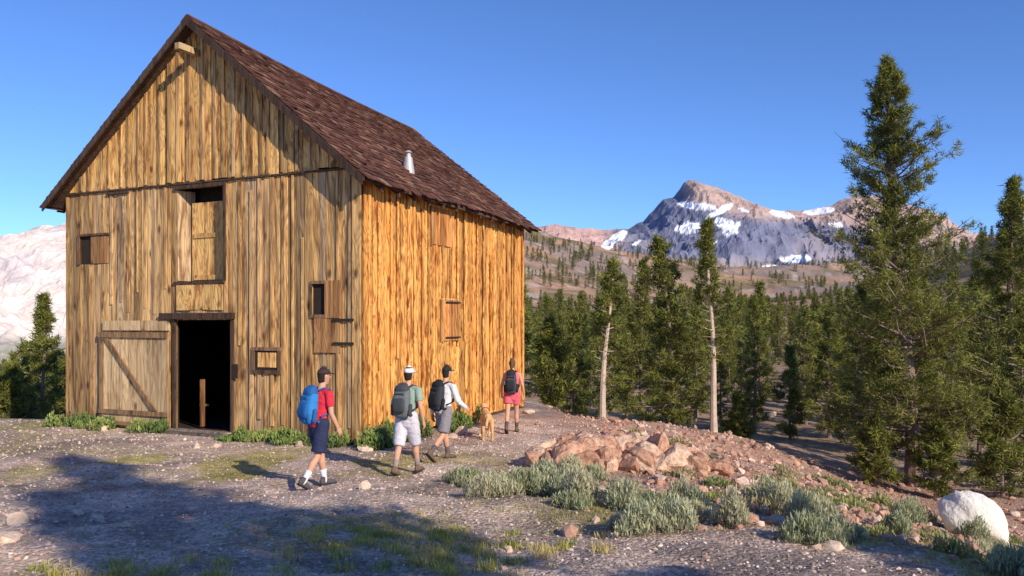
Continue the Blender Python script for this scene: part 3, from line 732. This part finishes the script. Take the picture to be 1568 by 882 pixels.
    for sg in (1,-1):
        V,F=tube([Hh(.078,.028*sg,.012),Hh(.080,.034*sg,.012)],[.009,.009],n=8);mk("eye",V,F,eyem,smooth=True,parent=root)
    V,F=tube([Hh(.083,-.02,-.055),Hh(.087,0,-.056),Hh(.083,.02,-.055)],[.005,.007,.005],sidev=(0,0,1),n=8);mk("mouth",V,F,lips,smooth=True,parent=root)
    hp_=[tube([Hh(-.035,0,-.05),Hh(-.028,0,0),Hh(-.018,0,.045),Hh(-.012,0,.078)],[(.064,.068),(.079,.082),(.081,.092),(.064,.076)],sidev=hl,n=20)]
    if pony:hp_.append(tube([Hh(-.1,0,.03),Hh(-.14,0,-.02),Hh(-.145,0,-.1),Hh(-.135,0,-.17)],[.02,.03,.027,.012],sidev=hl))
    remesh("hair",hp_,hair,.008,2,root)
    if cap is not None:
        cp=[tube([Hh(-.008,0,.035),Hh(-.008,0,.07),Hh(-.008,0,.10),Hh(-.008,0,.118)],[(.086,.104),(.084,.102),(.07,.086),(.04,.05)],sidev=hl,n=24,flat=(True,False)),
            tube([Hh(.07,0,.045),Hh(.12,0,.042),Hh(.165,0,.032)],[(.068,.009),(.066,.008),(.045,.007)],sidev=hl,n=16)]
        V,F=join(cp);mk("cap",V,F,cap,smooth=True,parent=root)
    bp=[tube([L(.06,-.19),L(.16,-.205),L(.34,-.20),L(.46,-.18),L(.50,-.165)],[(.13*psz,.075),(.148*psz,.098),(.145*psz,.092),(.125*psz,.075),(.09*psz,.05)],n=28,sq=3.2)]
    remesh("backpack",bp,pack,.012,2,root,disp=folds)
    V,F=join([tube([L(.10,-.30),L(.17,-.31),L(.30,-.295)],[(.10*psz,.025),(.112*psz,.035),(.10*psz,.02)],n=20,sq=3.2),tube([L(.44,-.19),L(.50,-.19),L(.53,-.17)],[(.128*psz,.085),(.12*psz,.08),(.09*psz,.05)],n=20,sq=3.)])
    mk("backpack_pockets",V,F,packtrim,smooth=True,parent=root)
    bs=[]
    for sg in (1,-1):
        bs.append(tube([L(.50,-.12,.075*sg),L(.545,-.03,.10*sg),L(.53,.07,.105*sg),L(.44,.128,.11*sg),L(.30,.128,.125*sg),L(.18,.07,.155*sg),L(.12,-.08,.15*sg)],[(.027,.010)]*7,sidev=(0,1,0),n=10,sq=3))
        bs.append(tube([L(.06,-.2,.155*sg*psz),L(.2,-.2,.165*sg*psz)],[.036,.036],n=12))
        bs.append(tube([L(.04,-.11,.13*sg),L(.04,.0,.178*sg),L(.04,.08,.13*sg),L(.04,.13,.0)],[(.022,.008)]*4,sidev=(0,0,1),n=8,sq=3))
        for q in (.15,.26,.38):bs.append(tube([L(q,-.302,.09*sg*psz),L(q+.03,-.302,-.09*sg*psz)],[.006,.006],sidev=(0,0,1),n=6))
    V,F=join(bs);mk("backpack_straps",V,F,packtrim,smooth=True,parent=root)
    V,F=tube([L(.2,-.2,.165*psz),L(.27,-.2,.165*psz),L(.3,-.2,.165*psz)],[.033,.033,.018],n=12);mk("water_bottle",V,F,metal,smooth=True,parent=root)
    return root
dr=cloth("dark_hair",(.03,.018,.012));br=cloth("brown_hair",(.14,.07,.035))
bootm=simple("boot_leather",(.16,.095,.06),.7);hdir=lambda dx,dy:math.atan2(dy,dx)
human("hiker",px(488,11.5),11.5,hdir(.66,.75),1.71,.10,[(.26,.12,.0),(-.20,.42,.55)],[(-.25,.12,.3),(.05,.12,.45)],cloth("red_shirt",(.72,.035,.06)),cloth("navy_shorts",(.025,.03,.075)),.88,'short',cloth("dark_cap",(.05,.03,.03)),dr,cloth("blue_pack",(.035,.22,.55)),cloth("blue_trim",(.02,.12,.34)),whitec,cloth("dark_shoe",(.09,.08,.09)),turn=-.15)
human("hiker",px(623,12.9),12.9,hdir(.36,.93),1.71,.08,[(-.20,.20,.35),(.30,.12,0)],[(.30,.16,.5),(-.15,.22,.5)],cloth("sage_shirt",(.30,.40,.33)),cloth("pale_shorts",(.62,.58,.64)),1.05,'short',whitec,dr,cloth("grey_pack",(.15,.165,.17)),cloth("grey_trim",(.06,.065,.07)),cloth("grey_sock",(.3,.24,.2)),bootm,turn=-.1)
human("hiker",px(679,14.1),14.1,hdir(.62,.78),1.68,.10,[(.36,.18,0),(-.30,.55,.75)],[(-.35,.14,.4),(.30,.2,.7)],whitec,cloth("grey_shorts",(.24,.22,.24)),.85,'long',blackc,dr,cloth("black_pack",(.04,.042,.05)),cloth("black_trim",(.02,.02,.022)),cloth("sock_dark",(.12,.1,.1)),bootm,turn=0)
human("hiker",px(784,18.0),18.0,hdir(.12,.99),1.66,.06,[(-.24,.35,.5),(.26,.12,0)],[(.15,.30,.5),(-.1,.30,.5)],cloth("pink_top",(.75,.16,.19)),cloth("coral_shorts",(.66,.12,.15)),.5,'none',None,br,cloth("charcoal_pack",(.06,.06,.075)),cloth("charcoal_trim",(.025,.025,.03)),cloth("sock_d",(.10,.07,.07)),bootm,pony=True,fem=True,psz=.9)
# ------------------------------------------------------------ dog
fur=simple("golden_fur",(.66,.38,.17),.9,.25,40,.6,.02)
dx_,dy_=px(745,17.0),17.0
dog=empty("dog",(dx_,dy_,gz(dx_,dy_)),hdir(-.12,.99))
dp=[tube([(-.30,0,.47),(-.22,0,.46),(-.05,0,.44),(.12,0,.43),(.24,0,.45),(.30,0,.50)],[(.085,.10),(.10,.115),(.095,.11),(.11,.145),(.10,.14),(.07,.09)],n=20),
    tube([(.24,0,.50),(.34,0,.58),(.40,0.02,.64)],[.085,.068,.062]),
    tube([(.39,.02,.65),(.44,.03,.66),(.47,.03,.655)],[(.065,.065),(.062,.06),(.045,.045)]),tube([(.47,.03,.64),(.56,.035,.615)],[(.034,.034),(.025,.024)]),
    tube([(-.33,0,.50),(-.42,.02,.47),(-.48,.04,.38),(-.52,.05,.30)],[.03,.03,.032,.014])]
for sg in (1,-1):dp.append(tube([(.41,.02+.055*sg,.69),(.42,.02+.085*sg,.63),(.43,.02+.085*sg,.60)],[(.012,.025),(.014,.03),(.01,.015)],sidev=(0,1,0),n=10))
for sg,o in ((1,.06),(-1,-.08)):
    dp.append(tube([(-.22,.075*sg,.42),(-.17+o,.085*sg,.30),(-.29+o,.085*sg,.18),(-.25+o*1.2,.085*sg,.04)],[(.055,.085),(.045,.055),(.026,.03),(.024,.024)],n=12))
    dp.append(tube([(-.27+o*1.2,.085*sg,.025),(-.20+o*1.2,.085*sg,.022)],[(.03,.022),(.03,.02)],n=10))
    o2=-o*1.2
    dp.append(tube([(.20,.075*sg,.42),(.19+o2*.5,.08*sg,.28),(.21+o2,.08*sg,.16),(.21+o2,.08*sg,.04)],[(.045,.07),(.034,.042),(.026,.028),(.023,.023)],n=12))
    dp.append(tube([(.20+o2,.08*sg,.025),(.26+o2,.08*sg,.022)],[(.03,.022),(.03,.02)],n=10))
remesh("dog_body",dp,fur,.011,3,dog)
V,F=tube([(.575,.036,.622),(.59,.037,.622)],[.014,.012],n=8);mk("nose",V,F,blackc,smooth=True,parent=dog)
for sg in (1,-1):
    V,F=tube([(.485,.03+.036*sg,.672),(.49,.03+.037*sg,.672)],[.009,.008],n=8);mk("eye",V,F,eyem,smooth=True,parent=dog)
th=np.linspace(0,2*np.pi,17)
V,F=tube([(.315-.05*math.sin(a_)*.9,.078*math.cos(a_),.56+.062*math.sin(a_)) for a_ in th],[.010]*17,sidev=(.7,0,.7),n=6,flat=(True,True));mk("collar",V,F,cloth("red_collar",(.4,.03,.03)),smooth=True,parent=dog)
# ------------------------------------------------------------ rocks
def ico(sub):
    bm=bmesh.new();bmesh.ops.create_icosphere(bm,subdivisions=sub,radius=1);V=np.array([v.co[:] for v in bm.verts]);F=np.array([[v.index for v in f.verts] for f in bm.faces]);bm.free();return V,F
def rocks(name,X,Y,S,cols,mat,sub=1,sink=.3,seed=0,flat=.72):
    g=np.random.default_rng(seed);V0,F0=ico(sub);N=len(X);k=len(V0)
    V=V0[None]*(1+g.uniform(-.26,.26,(N,k,1))*(1 if sub<3 else .25))
    for _ in range(5):
        pn_=unit(g.normal(0,1,(N,1,3)));dd=(V*pn_).sum(-1,keepdims=True);V=V-pn_*np.clip(dd-g.uniform(.4,.75,(N,1,1)),0,None)
    sc_=g.uniform(.65,1.25,(N,1,3));sc_[:,:,2]*=flat;V=V*sc_
    q=g.uniform(-.5,.5,(N,3));a_=g.uniform(0,6.28,N);c_,s_=np.cos(a_)[:,None],np.sin(a_)[:,None]
    vz=V[...,2]+V[...,0]*q[:,0:1]*.6;vx=V[...,0]*c_-V[...,1]*s_;vy=V[...,0]*s_+V[...,1]*c_
    W=np.stack([vx*S[:,None]+X[:,None],vy*S[:,None]+Y[:,None],vz*S[:,None]+(ground_z(X,Y)+S*(.5-sink))[:,None]],-1)
    F=(F0[None]+(np.arange(N)*k)[:,None,None]).reshape(-1,3)
    mk(name,W.reshape(-1,3),F,mat,np.repeat(cols,k,0))
rockm=vcmat("stone",.9,0,.25,22,.6,.02)
g=np.random.default_rng(5)
def inbarn(x,y,m=.1):
    bx_,by_=barn_local(x,y);return (bx_>-8.4-m)&(bx_<m+.05)&(by_>-m)&(by_<8)
N=15000;Y_=4+g.random(N)**.8*16;X_=g.uniform(-.68,.68,N)*Y_
k=(~inbarn(X_,Y_))&((grassmask(X_,Y_)<.5)|(g.random(N)<.3));X_,Y_=X_[k],Y_[k];N=len(X_)
S_=.008+.022*g.random(N)**3+.0006*Y_
base=np.array([[.58,.45,.38],[.38,.30,.26],[.72,.60,.51],[.54,.35,.26]])[g.integers(0,4,N)]*g.uniform(.7,1.12,(N,1))
rocks("gravel",X_,Y_,S_,base,rockm,1,.35,1)
N=6500;Y_=7.5+g.random(N)*20;X_=.5+g.random(N)**.9*Y_*.66
k=(redmask(X_,Y_)>g.random(N)*.9);X_,Y_=X_[k],Y_[k];N=len(X_);S_=.022+.11*g.random(N)**5
base=np.array([[.56,.32,.21],[.42,.24,.17],[.64,.47,.37],[.48,.27,.19]])[g.integers(0,4,N)]*g.uniform(.75,1.15,(N,1))
rocks("red_rubble",X_,Y_,S_,base,rockm,1,.25,2)
rk=[(158,660,.14),(300,685,.12),(328,684,.13),(458,683,.15),(562,748,.10),(707,665,.2),(808,633,.15),(25,800,.13),(5,830,.15),(60,812,.1),(1555,790,.2),(1512,742,.16),(1010,735,.14),(1125,765,.1),(940,822,.07),(1215,735,.12),(912,800,.07),(690,672,.14),(560,690,.13),(1180,640,.4),(1165,625,.3),(1060,690,.15),(1140,740,.14),(1090,745,.12),(1100,705,.12),(1190,800,.1),(1030,790,.08),(845,745,.08),(780,845,.06),(1290,760,.12),(1340,800,.1),(1250,840,.07),(1400,830,.08),(1460,730,.15),(150,798,.09),(190,806,.07),(120,788,.08)]
xs=[];ys=[];ss=[]
for (p_,q_,s_) in rk:
    yy=2.4*1266/(q_-495)
    for _ in range(25):
        zz=gz(px(p_,yy),yy);yy=.5*yy+.5*(2.4-zz)*1266/(q_-495)
    xs.append(px(p_,yy));ys.append(yy);ss.append(s_)
cols=np.array([[.62,.46,.35]])*g.uniform(.8,1.15,(len(rk),1))
rocks("loose_rocks",np.array(xs),np.array(ys),np.array(ss),cols,rockm,2,.3,3)
# red rock outcrop: fractured ledge of angular blocks, one mass
N=190;t_=g.random(N);X_=.45+2.75*t_+g.normal(0,.08,N);row=g.random(N);Y_=13.1+1.0*row+.2*t_
S_=(.11+.25*g.random(N)**1.2)*(1.12-.6*abs(t_-.45))
cols=np.array([[.56,.31,.20],[.45,.24,.155],[.64,.43,.30],[.50,.28,.18]])[g.integers(0,4,N)]*g.uniform(.88,1.06,(N,1))
rocks("rock_outcrop",X_,Y_,S_,cols,vcmat("red_rock",.95,0,.4,9,1.,.08),3,.34,8,.8)
# white boulder
V0,F0=ico(4);bxx,byy=px(1487,14.5),14.5;V=V0.copy()
for k in range(9):
    pn_=unit(g.normal(0,1,3)*np.array([1,1,.6]));dd=V@pn_;V=V-pn_[None]*np.clip(dd-g.uniform(.62,.85),0,None)[:,None]
n=fbm(V[:,0]*2.6+V[:,2]*2+5,V[:,1]*2.6-V[:,2]+3,5,6);V=V*(.85+.3*n)[:,None]
V=V*np.array([.57,.5,.60]);V[:,0]+=-.16*(V[:,2]);V+=np.array([bxx,byy,gz(bxx,byy)+.25])
mk("white_boulder",V,F0,simple("pale_granite",(.76,.71,.63),.9,.22,6,.9,.07),smooth=True)
# ------------------------------------------------------------ grass, sagebrush, weeds
leafm=vcmat("plant_leaves",.75,.3)
def blades(name,X,Y,h,w_,col,spread,seed,wide=0.,bend=.5,zoff=0.):
    g=np.random.default_rng(seed);N=len(X);Z=ground_z(X,Y)-.01+zoff
    a_=g.uniform(0,6.28,N);ln=h*g.uniform(.55,1.15,N);til=np.abs(g.normal(0,spread,N))
    d=np.stack([np.cos(a_)*np.sin(til),np.sin(a_)*np.sin(til),np.cos(til)],-1);hd=np.stack([np.cos(a_),np.sin(a_),0*a_],-1)
    b2=g.uniform(0,6.28,N);s=np.stack([np.cos(b2),np.sin(b2),0*b2],-1)*(w_*g.uniform(.6,1.3,N))[:,None]*.5
    p0=np.stack([X,Y,Z],-1);p1=p0+d*ln[:,None]*.55;p2=p0+d*ln[:,None]+hd*(ln*bend*til)[:,None]*.4-np.array([0,0,1.])*(ln*.1*til)[:,None]
    V=np.stack([p0-s*(.8-wide*.5),p0+s*(.8-wide*.5),p1+s*(1+wide),p1-s*(1+wide),p2],1).reshape(-1,3)
    o=(np.arange(N)*5)[:,None];F=np.vstack([o+[0,1,2],o+[0,2,3],o+[3,2,4]])
    cc=col*g.uniform(.65,1.25,(N,1));C=np.repeat(cc,5,0);return mk(name,V,F,leafm,C)
def clumps(cx,cy,r,n,g):
    k=np.repeat(np.arange(len(cx)),n);return cx[k]+g.normal(0,1,len(k))*r[k],cy[k]+g.normal(0,1,len(k))*r[k],k
N=6200;Y_=4.5+g.random(N)**.9*17;X_=g.uniform(-.66,.68,N)*Y_;m_=grassmask(X_,Y_)
k=(m_>g.random(N)*.8+.1)&(~inbarn(X_,Y_));X_,Y_=X_[k],Y_[k]
bxs,bys,kk=clumps(X_,Y_,np.full(len(X_),.05),22,g)
col=np.array([[.46,.40,.13],[.34,.33,.09],[.56,.45,.18]])[g.integers(0,3,len(X_))][kk]
hh=np.where(bys>12,.05,.06);blades("grass",bxs,bys,hh*(1+0*bxs),np.full(len(bxs),.007),col,.65,11)
cx=g.normal(-.6,.8,60);cy=g.normal(7.4,.6,60);cx=np.append(cx,g.uniform(-4.2,-2.2,22));cy=np.append(cy,g.uniform(5.9,6.9,22))
a_,b_,kk=clumps(cx,cy,np.full(len(cx),.06),70,g);col=np.array([[.52,.47,.10],[.38,.38,.09],[.62,.50,.20]])[g.integers(0,3,len(cx))][kk]
blades("grass_tufts",a_,b_,np.full(len(a_),.10),np.full(len(a_),.008),col,.55,12)
# sagebrush: leaves spread through a dome of stems
def bush(name,cx,cy,rr,ht,nk,cols,seed,lw=.011,ll=.085):
    g=np.random.default_rng(seed);kk=np.repeat(np.arange(len(cx)),nk)
    uu=np.sqrt(g.random(len(kk)));an_=g.uniform(0,6.28,len(kk));lob=1+.25*np.sin(an_*3+kk*1.7)+.15*np.sin(an_*7+kk)
    top=ht[kk]*np.sqrt(np.clip(1-uu**2*.9,0,1))*(.75+.5*vnoise(cx[kk]*9+np.cos(an_)*uu*3,cy[kk]*9+np.sin(an_)*uu*3,4))
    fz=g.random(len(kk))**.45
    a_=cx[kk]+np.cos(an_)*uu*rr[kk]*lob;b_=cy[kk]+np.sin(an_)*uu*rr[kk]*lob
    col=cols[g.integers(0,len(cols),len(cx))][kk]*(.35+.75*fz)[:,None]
    blades(name,a_,b_,np.full(len(kk),ll),np.full(len(kk),lw),col,.6,seed+1,.3,zoff=np.maximum(top*fz-ll*.4,0))
L_=[(-.3,12.0,1,.3),(.1,11.2,6,.4),(.7,11.7,5,.4),(1.2,12.2,3,.4),(.6,10.2,3,.5),(1.5,9.7,5,.5),(2.4,10.6,3,.6),(3.2,9.9,3,.7),(1.9,8.3,3,.5),(2.9,8.2,3,.5),(5.2,9.8,3,.8),(4.3,8.4,2,.7),(6.2,12,2,.9),(7.5,13.5,2,.9)]
cx=np.concatenate([g.normal(a,d,n) for a,b,n,d in L_]);cy=np.concatenate([g.normal(b,d*.7,n) for a,b,n,d in L_])
bush("sagebrush_patch",cx,cy,g.uniform(.16,.34,len(cx)),g.uniform(.18,.42,len(cx)),1600,np.array([[.52,.52,.32],[.42,.44,.25],[.58,.54,.34]]),13)
cx=g.uniform(2.5,11,75);cy=g.uniform(8.,19,75)
bush("low_shrubs",cx,cy,g.uniform(.12,.32,75),g.uniform(.08,.2,75),420,np.array([[.38,.38,.14],[.52,.44,.24],[.30,.33,.12]]),14,.016)
def bl(s_,out):
    lx,ly=-s_,-out;return -2.92+lx*.909+ly*.416, 16-lx*.416+ly*.909
W=[]
for s_ in np.concatenate([g.uniform(1.2,2.9,22),g.uniform(4.8,8.2,14),g.uniform(.3,1.2,4)]):W.append((*bl(s_,g.uniform(.1,.5)),g.uniform(.10,.30)))
for t_ in np.concatenate([g.uniform(-.4,1.6,22),g.uniform(2.4,4.5,10)]):
    lx,ly=g.uniform(.1,.6),t_;W.append((-2.92+lx*.909+ly*.416,16-lx*.416+ly*.909,g.uniform(.16,.48)))
W=np.array(W);bush("green_weeds",W[:,0],W[:,1],g.uniform(.12,.26,len(W)),W[:,2],420,np.array([[.24,.33,.09],[.34,.40,.12],[.19,.26,.08]]),15,.026,.10)
